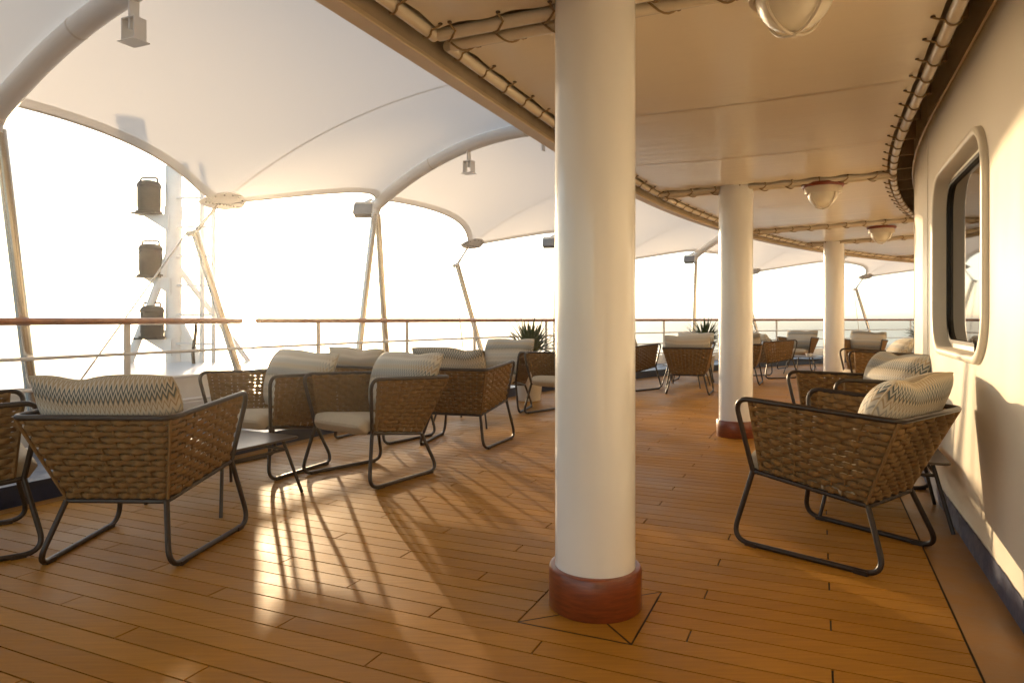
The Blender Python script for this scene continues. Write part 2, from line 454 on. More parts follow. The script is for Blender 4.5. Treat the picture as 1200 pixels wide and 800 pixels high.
# ------------------------------------------------------------------ wall with window
wall = empty('wall', kind='structure')
WH = 2.74
WS0, WS1, WZ0, WZ1, WR = -1.44, -0.06, 0.95, 1.97, 0.20     # opening
def rrect(s0, s1, z0, z1, r, n=10):
    out = []
    for (cx, cz, a0) in ((s1-r, z1-r, 0), (s0+r, z1-r, 90), (s0+r, z0+r, 180), (s1-r, z0+r, 270)):
        for i in range(n+1):
            a = radians(a0+90*i/n); out.append((cx+r*cos(a), cz+r*sin(a)))
    return out
loop = rrect(WS0, WS1, WZ0, WZ1, WR)
B0, B1 = WS0-0.15, WS1+0.06
outer = []
cxm, czm = (WS0+WS1)/2, (WZ0+WZ1)/2
for i, (s, z) in enumerate(loop):
    q = i // 11; t = (i % 11)/10
    corner = [(B1, WH), (B0, WH), (B0, 0), (B1, 0)][q]
    # corner patch: the point slides from one outer side to the other through the corner
    sides = [((B1, WZ1-WR), (WS1-WR, WH)), ((WS0+WR, WH), (B0, WZ1-WR)), ((B0, WZ0+WR), (WS0+WR, 0)), ((WS1-WR, 0), (B1, WZ0+WR))][q]
    if t <= 0.5: k = t/0.5; outer.append((sides[0][0]+(corner[0]-sides[0][0])*k, sides[0][1]+(corner[1]-sides[0][1])*k))
    else: k = (t-0.5)/0.5; outer.append((corner[0]+(sides[1][0]-corner[0])*k, corner[1]+(sides[1][1]-corner[1])*k))
mb = MB(); mb.grid([[P3(s, 0, z) for s, z in loop], [P3(s, 0, z) for s, z in outer]], close=True, flip=True)
mb.build('window_bay', M['wall'], wall, smooth=False)
ribbon(S0, B0, 0, 0, WH).build('wall_run', M['wall'], wall)
mb = MB(); st = [B1, 0.0] + [i*0.4 for i in range(1, 48)]
mb.grid([[P3(s, 0, 0) for s in st], [P3(s, 0, WH) for s in st]]); mb.build('wall_run', M['wall'], wall)
# navy band at the foot, chipped upper edge
mb = MB(); st = stations(S0, S1, 0.03); rb = random.Random(5); 
rows = [[P3(s, 0.004, 0.0) for s in st], [P3(s, 0.004, 0.118+0.004*sin(s*3.1)+rb.uniform(-0.003, 0.003)) for s in st], []]
rows[2] = [Vector((p.x, p.y, p.z))+Vector((TY, -TX, 0))*0.004 for p in rows[1]]
mb.grid(rows[:2]); mb.build('painted_band', M['navy'], wall, smooth=False)
# weld seams and a pipe run
for s in (-2.05, 0.35, 1.9):
    mb = MB(); mb.tube([P3(s, 0.0, 0.12), P3(s, 0.0, 2.7)], 0.004, 6); mb.build('weld_seam', M['wall'], wall)
mb = MB(); mb.tube([P3(s, 0.012, 2.42) for s in stations(-6, 3, 0.5)], 0.009, 6); mb.build('conduit', M['pipe'], wall)
# window frame: rounded ring standing proud, deep reveal, gasket, pane
win = empty('window_unit'); win.parent = wall
def ring(prof):
    rows = []
    for (e, d) in prof:       # e: growth of outline, d: outboard offset
        lp = rrect(WS0-e, WS1+e, WZ0-e, WZ1+e, WR+e); rows.append([P3(s, d, z) if s <= 0 else Vector((*PD(0, d), z)) + Vector((TX*s, TY*s, 0)) for s, z in lp])
    mb = MB(); mb.grid(rows, close=True); return mb
ring([(0.040, -0.002), (0.040, 0.016), (0.035, 0.024), (0.020, 0.028), (0.006, 0.026), (0.0, 0.018), (-0.004, -0.055), (-0.03, -0.06)]).build('window_frame', M['wall'], win, angle=50)
ring([(-0.03, -0.062), (-0.03, -0.045), (-0.05, -0.045), (-0.05, -0.07)]).build('window_gasket', M['gasket'], win)
mb = MB(); lp = rrect(WS0+0.03, WS1-0.03, WZ0+0.03, WZ1-0.03, WR-0.03)
mb.add([P3(s, -0.062, z) for s, z in lp], [tuple(range(len(lp)))]); mb.build('window_pane', M['glass'], win, smooth=False)
for k in (0, 1):
    mb = MB(); z = 0.985; s = WS0+0.30+0.1*k
    mb.tube([P3(s, -0.03, WZ0+0.012), P3(s, -0.03, WZ0+0.05), P3(s+0.05, -0.03, WZ0+0.06)], 0.008, 6); mb.build('window_catch', M['gasket'], win)

# ------------------------------------------------------------------ overhead: slab, fascia, laced canvas panels
ceiling = empty('ceiling', kind='structure')
CE0, CE1 = -9.0, 19.0
DIN, DOUT, ZC = 0.16, 2.22, 2.385
strip(CE0, CE1, -0.3, 2.40, 2.74).build('deckhead', M['slab'], ceiling)
strip(CE0, CE1, -0.3, 2.40, 2.98).build('upper_deck', M['white_steel'], ceiling)
mb = MB(); st = stations(CE0, CE1, 0.4)
sec = [(2.32, 2.345), (2.317, 2.325), (2.32, 2.32), (2.402, 2.32), (2.405, 2.325), (2.405, 2.98)]
mb.grid([[P3(s, d, z) for s in st] for d, z in sec], flip=True); mb.build('fascia', M['soffit'], ceiling)
mb = MB(); mb.grid([[P3(s, 2.32, 2.345) for s in st], [P3(s, 2.32, 2.74) for s in st]]); mb.build('fascia_return', M['slab'], ceiling)
# deck beams inside the void
for i in range(24):
    s = -6 + i*0.62; mb = MB()
    a, b_ = P3(s, -0.05, 0), P3(s, 2.2, 0); t = Vector((b_.x-a.x, b_.y-a.y, 0)).normalized(); w = Vector((-t.y, t.x, 0))*0.02
    vs_ = []
    for p in (a, b_):
        for sg in (-1, 1):
            for z in (2.60, 2.739): vs_.append((p.x+w.x*sg, p.y+w.y*sg, z))
    mb.add(vs_, [(0, 4, 6, 2), (1, 3, 7, 5), (0, 1, 5, 4), (2, 6, 7, 3), (0, 2, 3, 1), (4, 5, 7, 6)]); mb.build('deck_beam', M['slab'], ceiling, smooth=False)

BAYS = [(-8.6, -6.55), (-6.45, -2.40), (-2.28, 1.66), (1.78, 4.83), (4.95, 6.82), (6.94, 10.2), (10.3, 13.5), (13.6, 17.0)]
PR = 0.028
def add_uv(me, uvs):
    l = me.uv_layers.new(name='UVMap')
    for lp in me.loops: l.data[lp.index].uv = uvs[lp.vertex_index]
rp = random.Random(11)
for bi, (a, b_) in enumerate(BAYS):
    ns, nd = 26, 40
    mb = MB(); uvs = []; rows = []
    for j in range(nd+1):
        d = DIN+0.045 + (DOUT-DIN-0.09)*j/nd; row = []
        for i in range(ns+1):
            s = a+0.05 + (b_-a-0.10)*i/ns
            edge = min(i/ns, 1-i/ns)*2; ed = min(j/nd, 1-j/nd)*2
            pull = 0.010*(1-min(1, edge*6))*cos(2*pi*d/0.26) + 0.010*(1-min(1, ed*7))*cos(2*pi*s/0.26)
            z = ZC - 0.020*sin(pi*i/ns)*sin(pi*j/nd) + pull*0.6
            row.append(P3(s, d, z)); uvs.append((s, d))
        rows.append(row)
    mb.grid(rows, flip=False)
    me = mb.mesh('canvas_panel', M['canvas'], angle=None); add_uv(me, uvs)
    panel = link('canvas_panel', me, ceiling)
    # sewn seams
    for f in (0.36, 0.70):
        s = a + (b_-a)*f; m2 = MB()
        i0 = f*ns
        m2.grid([[P3(s-0.006, DIN+.06+(DOUT-DIN-.12)*j/30, ZC-0.0035-0.020*sin(pi*f)*sin(pi*j/30)) for j in range(31)], [P3(s+0.006, DIN+.06+(DOUT-DIN-.12)*j/30, ZC-0.0035-0.020*sin(pi*f)*sin(pi*j/30)) for j in range(31)]], flip=True)
        m2.build('seam', M['soffit'], panel)
    # pipes round the bay
    stt = stations(a, b_, 0.25)
    for d in (DIN, DOUT):
        mb = MB(); mb.tube([P3(s, d, ZC-0.012) for s in stt], PR, 12); mb.build('frame_pipe', M['pipe'], ceiling)
    for s in (a, b_):
        mb = MB(); mb.tube([P3(s, DIN+0.02, ZC-0.012), P3(s, DOUT-0.02, ZC-0.012)], PR, 12); mb.build('frame_pipe', M['pipe'], ceiling)
    # lacing: eyelet, loop round the pipe, next eyelet
    if a > 12: continue
    def lace(pts_in, pts_pipe, axis):
        rope = MB(); ey = MB()
        for k, (e, p) in enumerate(zip(pts_in, pts_pipe)):
            if k % 1 == 0:
                ey.lathe([(0.0001, -0.004), (0.009, -0.004), (0.010, 0.0), (0.009, 0.002)], 10, (e.x, e.y, e.z))
            out = Vector((p.x-e.x, p.y-e.y, 0)).normalized(); al = axis(k)*0.05
            r = PR+0.006; zc = ZC-0.012
            rop = [Vector((e.x, e.y, e.z-0.004)), Vector((e.x, e.y, e.z-0.010)) + out*0.012]
            for aa in (200, 225, 250, 275, 305, 335, 365, 395):
                t = (aa-200)/195; rop.append(p + out*(cos(radians(aa))*r) + Vector((0, 0, sin(radians(aa))*r)) + al*t)
            rope.tube(rop, 0.0048, 5)
        rope.build('lashing', M['rope_line'], panel); ey.build('eyelets', M['eyelet'], panel)
    step = 0.25
    nS = int((b_-a-0.12)/step); ss = [a+0.08+(b_-a-0.16)*i/nS for i in range(nS+1)]
    for (de, dp) in ((DIN+0.075, DIN), (DOUT-0.075, DOUT)):
        lace([P3(s, de, ZC-0.004) for s in ss], [P3(s, dp, ZC-0.012) for s in ss], lambda k: Vector((sin(heading(ss[k])), cos(heading(ss[k])), 0)))
    nD = 8; dd = [DIN+0.12+(DOUT-DIN-0.24)*i/nD for i in range(nD+1)]
    for (se, sp_) in ((a+0.08, a), (b_-0.08, b_)):
        h = heading(se); ax = Vector((-cos(h), sin(h), 0))
        lace([P3(se, d, ZC-0.004) for d in dd], [P3(sp_, d, ZC-0.012) for d in dd], lambda k: ax*2.2)

# ------------------------------------------------------------------ columns
col_lab = ['glossy white round column with red wood foot, largest, at centre of the deck', 'white column with red wood foot, middle one of the three columns', 'white column beyond the low table, smallest of the three columns']
for (x, y), lab in zip(COLS, col_lab):
    c = empty('column', (x, y, 0), label=lab, cat='column', group='columns under the deckhead')
    mb = MB(); mb.lathe([(0.157, 0.0), (0.157, 2.74)], 64); mb.build('shaft', M['column'], c)
    mb = MB(); mb.lathe([(0.157, 0.158), (0.166, 0.160), (0.176, 0.158), (0.181, 0.150), (0.181, 0.006), (0.178, 0.0)], 64); mb.build('foot_ring', M['ring'], c)

# ------------------------------------------------------------------ bulkhead lamps on the ceiling
def make_lamp():
    r = empty('bulkhead_lamp')
    mb = MB(); mb.lathe([(0.0, 0.0), (0.155, 0.0), (0.178, -0.004), (0.182, -0.020), (0.174, -0.034), (0.14, -0.036)], 40); mb.build('base_plate', M['red_rim'], r)
    mb = MB(); mb.lathe([(0.150, -0.02), (0.157, -0.026), (0.160, -0.080), (0.154, -0.094), (0.138, -0.094), (0.130, -0.085)], 40); mb.build('ring', M['lamp_ring'], r)
    mb = MB(); prof = [(0.132*cos(a), -0.085-0.130*sin(a)) for a in [pi/2*i/12 for i in range(13)]]; prof[-1] = (0.0005, prof[-1][1]); mb.lathe(prof, 36); mb.build('glass_dome', M['frost'], r)
    mb = MB()
    for a0 in (0.4, 0.4+pi/2):
        pts = [(0.138*cos(t)*cos(a0), 0.138*cos(t)*sin(a0), -0.088-0.140*sin(t)) for t in [pi*i/24 for i in range(25)]]
        mb.tube(pts, 0.0055, 6)
    mb.lathe([(0.0005, -0.240), (0.010, -0.238), (0.010, -0.220)], 10)
    mb.build('guard', M['lamp_ring'], r)
    return r
lamp = make_lamp()
lamps = [(1.005, 2.43, 'round bulkhead lamp above, cut by the top edge of the picture'), (2.85, 6.26, 'round bulkhead lamp with red rim, just beyond the middle column'), (4.95, 9.15, 'round bulkhead lamp with red rim, smallest and farthest along the ceiling')]
for i, (x, y, lab) in enumerate(lamps):
    o = lamp if i == 0 else copy_tree(lamp)
    o.location = (x, y, ZC-0.024); setprops(o, lab, 'lamp', 'bulkhead lamps on the ceiling')

# ------------------------------------------------------------------ guard rail
DR = 6.12
def rail_s(px):
    """station on the rail circle seen at picture column px (plan geometry)"""
    k = (px-600)/800; lo, hi = -2.5, 17.0
    for _ in range(50):
        m = (lo+hi)/2; x, y = PD(m, DR)
        if x/y < k: lo = m
        else: hi = m
    return m
rail = empty('guard_rail', label='white guard rail with varnished wooden handrail along the deck edge', cat='railing')
RS0, RS1 = -9.0, 19.5
st = stations(RS0, RS1, 0.35)
g0, g1 = rail_s(281), rail_s(303)
for (ra, rb_) in ((RS0, g0), (g1, RS1)):          # sun glare bleaching the handrail out is imitated by a short gap in it
    mb = MB(); rows = []; sth = stations(ra, rb_, 0.35)
    for k in range(12):
        a = 2*pi*k/12; rows.append([P3(s, DR+0.048*cos(a), 1.103+0.030*sin(a)) for s in sth])
    mb.add([r[0] for r in rows], [tuple(range(12))]); mb.add([r[-1] for r in rows], [tuple(reversed(range(12)))])
    mb.grid(rows+[rows[0]]); mb.build('handrail', M['rail_wood'], rail)
for z in (0.82, 0.58, 0.36, 0.14):
    mb = MB(); mb.tube([P3(s, DR, z) for s in st], 0.0145, 8); mb.build('bar', M['bar_paint'], rail)
posts = [rail_s(p) for p in (373, 477, 556, 640, 778, 910, 985, 1067)] + [-1.0, -3.0, -5.0, -7.0]
for s in posts:
    x, y = PD(s, DR); mb = MB(); mb.box((-0.028, -0.008, 0.0), (0.028, 0.008, 1.09))
    mb.box((-0.10, -0.02, 1.082), (0.10, 0.02, 1.090))
    o = mb.build('stanchion', M['bar_paint'], rail, smooth=False); o.location = (x, y, 0); o.rotation_euler = (0, 0, pi/2-heading(s))

# ------------------------------------------------------------------ canopy
PS = [-10.9, -6.45, -2.0, 1.92, 5.40, 9.1, 13.2, 17.0, 19.5]     # arch feet
LS = [-8.7, -4.25, 0.28, 3.85, 7.2, 11.1, 14.5, 18.3]            # low anchor points
DP, ZP = 6.18, 2.72
DL, ZL = 6.55, 2.35
DI = 1.62
def z_arch(t):      # t metres inboard from the foot
    return ZP + 0.69*(1-(max(0, abs(t-2.3))/2.3)**2.1) if t <= 4.6 else ZP
def z_mid(t):
    return ZL + 0.90*(1-((max(0, 3.6-t))/3.6)**2.2) if t < 3.6 else ZL+0.90
canopy = empty('canopy', label='white tensioned fabric canopy on curved arches above the open deck', cat='canopy')
for bi in range(len(LS)):
    a, m, b_ = PS[bi], LS[bi], PS[bi+1]
    NU, NV = 48, 36
    rows = []; edge = []
    for j in range(NV+1):
        v = (j/NV)**1.25; row = []
        for i in range(NU+1):
            u = -1+2*i/NU; w = abs(u)
            s = m+(a-m)*w if u < 0 else m+(b_-m)*w
            do = DP + (DL-DP)*(1-w)**1.3 - (0.26 if bi == 2 and u < 0 else 0.58 if bi == 2 else 0.48)*sin(pi*w)
            d = do + (DI-do)*v
            ta, tm = DP-d, DL-d
            k = w**1.7
            zz = z_mid(max(0, tm))*(1-k) + z_arch(max(0, ta))*k
            # free edge: cable line between foot and anchor
            ze = ZL + (ZP-ZL)*(1-(1-w)**1.35) + 0.02*sin(pi*w)
            z = zz + (ze-(z_mid(max(0, DL-do))*(1-k)+z_arch(max(0, DP-do))*k))*max(0, 1-v*2.6)**2
            row.append(P3(s, d, z))
        rows.append(row)
    mb = MB(); mb.grid(rows, flip=True)
    pan = mb.build('membrane_bay', M['membrane'], canopy, angle=None)
    # hem along the free edge
    mb = MB(); low = Vector((0, 0, -0.004))
    mb.grid([[p+low for p in rows[0]], [rows[0][i].lerp(rows[2][i], 0.7)+low for i in range(NU+1)]], flip=True); mb.build('hem', M['hem'] if False else M['membrane'], pan)
    mb = MB(); mb.tube(rows[0], 0.010, 6); mb.build('edge_cable', M['hem'], pan)
    # seam from the anchor inward
    mb = MB(); c = NU//2
    mb.grid([[rows[j][c-1].lerp(rows[j][c], 0.88)+low for j in range(NV)], [rows[j][c].lerp(rows[j][c+1], 0.12)+low for j in range(NV)]]); mb.build('seam', M['membrane'], pan)
    # clamp plate at the anchor
    ap = rows[0][c]; n_in = (rows[4][c]-ap).normalized(); al = (rows[0][c+1]-rows[0][c-1]).normalized()
    mb = MB(); nrm = al.cross(n_in).normalized()
    if nrm.z > 0: nrm = -nrm
    cpt = ap + nrm*0.012; pts = []
    for k in range(13):
        th = pi*k/12; pts.append(cpt + al*(0.25*cos(th)) + n_in*(0.02+0.24*sin(th)))
    pts += [cpt - n_in*0.05 - al*0.10, cpt - n_in*0.05 + al*0.10]
    n = len(pts); mb.add(pts + [p+nrm*0.012 for p in pts], [tuple(range(n)), tuple(reversed(range(n, 2*n)))] + [(i, i+n, (i+1) % n+n, (i+1) % n) for i in range(n)])
    plate = mb.build('clamp_plate', M['white_steel'], canopy, smooth=False)
    mb = MB()
    for k in range(10):
        p = cpt + nrm*0.018 + al*(-0.18+0.04*k) + n_in*0.045; mb.lathe([(0.009, -0.006), (0.009, 0.006), (0.0005, 0.008)], 6, tuple(p))
    for k in range(1, 8):
        th = pi*k/8; p = cpt + nrm*0.018 + al*(0.22*cos(th)) + n_in*(0.02+0.205*sin(th)); mb.lathe([(0.009, -0.006), (0.009, 0.006), (0.0005, 0.008)], 6, tuple(p))
    mb.build('bolts', M['grey'], plate)
    # anchor strut leaning outboard with its link and guy
    if bi in (2, 3, 5, 6):
        h = heading(m); tg = Vector((sin(h), cos(h), 0)); on = Vector((-cos(h), sin(h), 0))
        foot = P3(m, DR+0.16, 0.31) + tg*0.12; top = P3(m, DL+0.02, 2.02) - tg*0.28
        strut = empty('anchor_strut', tuple(foot))
        loc = lambda p: Vector(p)-foot
        mb = MB(); mb.tube([loc(foot), loc(top)], 0.042, 14); mb.build('tube', M['stainless'], strut)
        mb = MB(); mb.tube([loc(top), loc(top.lerp(ap, 0.25))], 0.022, 8); mb.tube([loc(top.lerp(ap, 0.2)), loc(top.lerp(ap, 0.95))], 0.016, 8); mb.tube([loc(top.lerp(ap, 0.9)), loc(ap)], 0.022, 8)
        mb.build('turnbuckle', M['stainless'], strut)
        mb = MB(); mb.tube([loc(top), loc(top)-tg*0.09+Vector((0, 0, -0.03))], 0.03, 8); mb.build('lug', M['white_steel'], strut)
        mb = MB(); f1 = P3(m, DR+0.2, 0.0) - tg*(2.1 if bi < 3 else 0.32); mb.tube([loc(top)-tg*0.09, loc(f1)], 0.009, 6); mb.build('guy', M['stainless'], strut)
        if bi == 2:
            mb = MB(); mb.tube([loc(top)+tg*0.03, loc(P3(m, DR+0.2, 0.0) + tg*0.75)], 0.006, 6); mb.build('guy', M['stainless'], strut)
        nm = {2: 'leaning stainless strut beside the lantern mast, its tip tied to the canopy plate', 3: 'leaning stainless strut tied to the canopy between the V strut and the near column', 5: 'leaning stainless strut seen just past the middle column', 6: 'leaning stainless strut seen past the smallest column'}[bi]
        setprops(strut, nm, 'strut', 'anchor struts of the canopy')
# arches
for pi_, s in enumerate(PS[:-1]):
    pts = [P3(s, DP-t, z_arch(t)-0.085) for t in [4.56*i/40 for i in range(41)]]
    mb = MB(); mb.tube(pts, 0.078, 16)
    arch = mb.build('arch_tube', M['arch_paint'], canopy)
    for i in (8, 20, 30):
        mb = MB(); mb.tube([p for p in (pts[i], pts[i].lerp(pts[i+1], 0.12))], 0.081, 16); mb.build('sleeve', M['hem'], arch)
    # foot gusset
    mb = MB(); p = pts[0]; mb.tube([p+Vector((0, 0, 0.02)), p+Vector((0, 0, -0.14))], [0.09, 0.035], 10); mb.build('gusset', M['white_steel'], arch)
    # brackets under the arch
    for i, full in ((13, True), (22, False)):
        q = pts[i]; h = heading(s); Mx = Matrix.Translation(q) @ Matrix.Rotation(-h, 4, 'Z')
        mb = MB(); mb.box((-0.006, -0.035, -0.27), (0.006, 0.035, -0.06), Mx)
        if full:
            mb.box((-0.06, -0.045, -0.34), (-0.052, 0.045, -0.20), Mx); mb.box((0.052, -0.045, -0.34), (0.06, 0.045, -0.20), Mx)
            mb.box((-0.06, -0.045, -0.20), (0.06, 0.045, -0.193), Mx); mb.box((-0.075, -0.06, -0.347), (0.075, 0.06, -0.34), Mx)
        mb.build('bracket', M['white_steel'], arch, smooth=False)
# upper house the canopy is tied to
mb = ribbon(CE0-2, CE1+1, 1.60, 2.98, 3.75); mb.build('upper_house_wall', M['white_steel'], ceiling)

# arch legs: V struts by the nearer feet, single posts farther on
leg_lab = {2: 'leaning stainless tube rising at the left edge of the picture', 3: 'V shaped pair of stainless tubes under the middle arch foot', 4: 'single stainless post close beside the near column', 5: 'single stainless post behind the plant left of the middle column'}
for i, s in enumerate(PS[:8]):
    if i not in leg_lab: continue
    h = heading(s); tg = Vector((sin(h), cos(h), 0)); top = P3(s, DP, ZP-0.20); base = P3(s, DR+0.14, 0)
    r = empty('arch_leg', tuple(base), label=leg_lab[i], cat='strut', group='legs under the canopy arches')
    offs = (-0.36, 0.36) if i <= 3 else (0.0,)
    for o_ in offs:
        mb = MB(); mb.tube([base+tg*o_-base, top+tg*(0.03*(1 if o_ > 0 else -1) if len(offs) > 1 else 0)-base], 0.044, 14); mb.build('tube', M['stainless'], r)
    mb = MB(); q = top-base; mb.tube([q+Vector((0, 0, -0.03)), q+Vector((0, 0, 0.07))], 0.05, 12); mb.build('pin_head', M['white_steel'], r)
# floodlights by the arch feet
fl_lab = {3: 'grey floodlight under the canopy beside the V strut', 4: 'grey floodlight under the canopy left of the near column', 5: 'grey floodlight under the canopy left of the middle column'}
for i in (3, 4, 5):
    s = PS[i]; h = heading(s); tg = Vector((sin(h), cos(h), 0)); c = P3(s, DP-0.05, ZP-0.20) - tg*0.30
    r = empty('floodlight', tuple(c), label=fl_lab[i], cat='floodlight', group='floodlights under the canopy')
    Mx = Matrix.Rotation(-h+0.5, 4, 'Z') @ Matrix.Rotation(radians(-28), 4, 'X')
    mb = MB(); mb.box((-0.11, -0.045, -0.08), (0.11, 0.045, 0.06), Mx); mb.box((-0.12, -0.055, -0.09), (0.12, -0.045, 0.07), Mx)
    for k in range(6): mb.box((-0.10+0.038*k, 0.045, -0.06), (-0.092+0.038*k, 0.065, 0.05), Mx)
    mb.build('housing', M['grey'], r, smooth=False)
    mb = MB(); mb.box((-0.125, -0.015, -0.03), (-0.112, 0.015, 0.13), Mx); mb.box((0.112, -0.015, -0.03), (0.125, 0.015, 0.13), Mx); mb.box((-0.125, -0.015, 0.12), (0.125, 0.015, 0.13), Mx); mb.build('bracket', M['white_steel'], r, smooth=False)
    mb = MB(); mb.tube([Mx @ Vector((0, 0, 0.12)), tg*0.16+Vector((0, 0, 0.17))], 0.02, 8); mb.build('arm', M['white_steel'], r)

# ------------------------------------------------------------------ lantern mast outside the rail
mast = empty('lantern_mast', (-4.46, 9.0, 0), label='white steel mast with ladder and three dark lanterns beyond the rail', cat='mast')
mb = MB(); mb.lathe([(0.10, 0.5), (0.10, 3.13)], 20); mb.build('post', M['white_steel'], mast)
for z0, z1 in ((2.44, 2.60), (0.90, 0.98)):
    mb = MB(); mb.lathe([(0.101, z0), (0.115, z0), (0.115, z1), (0.101, z1)], 20); mb.build('collar', M['white_steel'], mast)
for x in (0.42, 0.57):
    mb = MB(); mb.tube([(x, -0.1, 0.5), (x, -0.1, 2.85)], 0.032 if x < .5 else 0.028, 10); mb.build('ladder_stile', M['white_steel'], mast)
for k in range(6):
    mb = MB(); z = 0.80+0.38*k; mb.tube([(0.08, -0.08, z), (0.58, -0.1, z)], 0.015, 8); mb.build('rung', M['white_steel'], mast)
mb = MB(); mb.tube([(0.0, 0.05, 1.85), (0.95, 0.2, 0.5)], 0.04, 10); mb.build('brace', M['white_steel'], mast)
mb = MB(); mb.tube([(-0.02, -0.05, 2.0), (-0.5, -0.2, 0.5)], 0.055, 12); mb.build('brace', M['white_steel'], mast)
mb = MB(); mb.add([(0.1, -.02, 1.15), (0.1, .02, 1.15), (0.42, -.02, 0.5), (0.42, .02, 0.5), (0.1, -.02, 0.5), (0.1, .02, 0.5)], [(0, 2, 4), (1, 5, 3), (0, 1, 3, 2), (2, 3, 5, 4), (4, 5, 1, 0)]); mb.build('gusset', M['white_steel'], mast, smooth=False)
for k, z in enumerate((2.50, 1.68, 0.88)):
    x = -0.26+0.02*k
    mb = MB(); mb.lathe([(0.0005, 0.0), (0.16, 0.0), (0.16, 0.02), (0.135, 0.02), (0.135, 0.06), (0.14, 0.07), (0.14, 0.33), (0.148, 0.335), (0.148, 0.36), (0.125, 0.40), (0.06, 0.42), (0.0005, 0.42)], 24)
    lan = mb.build('lantern', M['lantern'], mast); lan.location = (x, -0.12, z)
    mb = MB(); mb.tube(fillet([(-0.11, 0, 0.38), (-0.11, 0, 0.455), (0.11, 0, 0.455), (0.11, 0, 0.38)], 0.03, 4), 0.014, 6); mb.build('handle', M['lantern'], lan)
    mb = MB(); mb.box((-0.18, -0.13, -0.02), (0.14, 0.13, 0.0)); mb.build('tray', M['lantern'], lan, smooth=False)
    mb = MB(); mb.add([(-0.1, -.01, -.02), (0.25, -.01, -.02), (0.25, -.01, -.24), (-0.1, .01, -.02), (0.25, .01, -.02), (0.25, .01, -.24)], [(0, 2, 1), (3, 4, 5), (0, 1, 4, 3), (1, 2, 5, 4), (2, 0, 3, 5)]); mb.build('bracket', M['white_steel'], lan, smooth=False)
plat = empty('mast_platform', (-3.9, 7.9, 0.0), label='white steel platform outside the rail under the lantern mast', cat='platform')
pc = [(-2.92, 7.62), (-3.70, 9.70), (-5.6, 9.3), (-4.55, 5.25), (-4.1, 5.35)]
pc = [(x+3.9, y-7.9) for x, y in pc]; n = len(pc); mb = MB()
mb.add([(x, y, 0.50) for x, y in pc]+[(x, y, 0.56) for x, y in pc], [tuple(range(n)), tuple(reversed(range(n, 2*n)))]+[(i, i+n, (i+1) % n+n, (i+1) % n) for i in range(n)]); mb.build('plate', M['white_steel'], plat, smooth=False)
mb = MB(); pi2 = [(x*0.96, y*0.96) for x, y in pc]
mb.add([(x, y, -1.0) for x, y in pi2]+[(x, y, 0.50) for x, y in pi2], [(i, i+n, (i+1) % n+n, (i+1) % n) for i in range(n)]); mb.build('skirt', M['white_steel'], plat, smooth=False)
hose = empty('hanging_strap', (-4.02, 8.6, 0.5), label='short dark strap hanging at the foot of the mast ladder', cat='strap')
mb = MB(); mb.tube([(0.04, 0, 0.62), (0.035, 0, 0.45), (0.0, 0, 0.2), (0.01, 0, 0.05)], 0.022, 8); mb.build('strap_body', M['lantern'], hose)

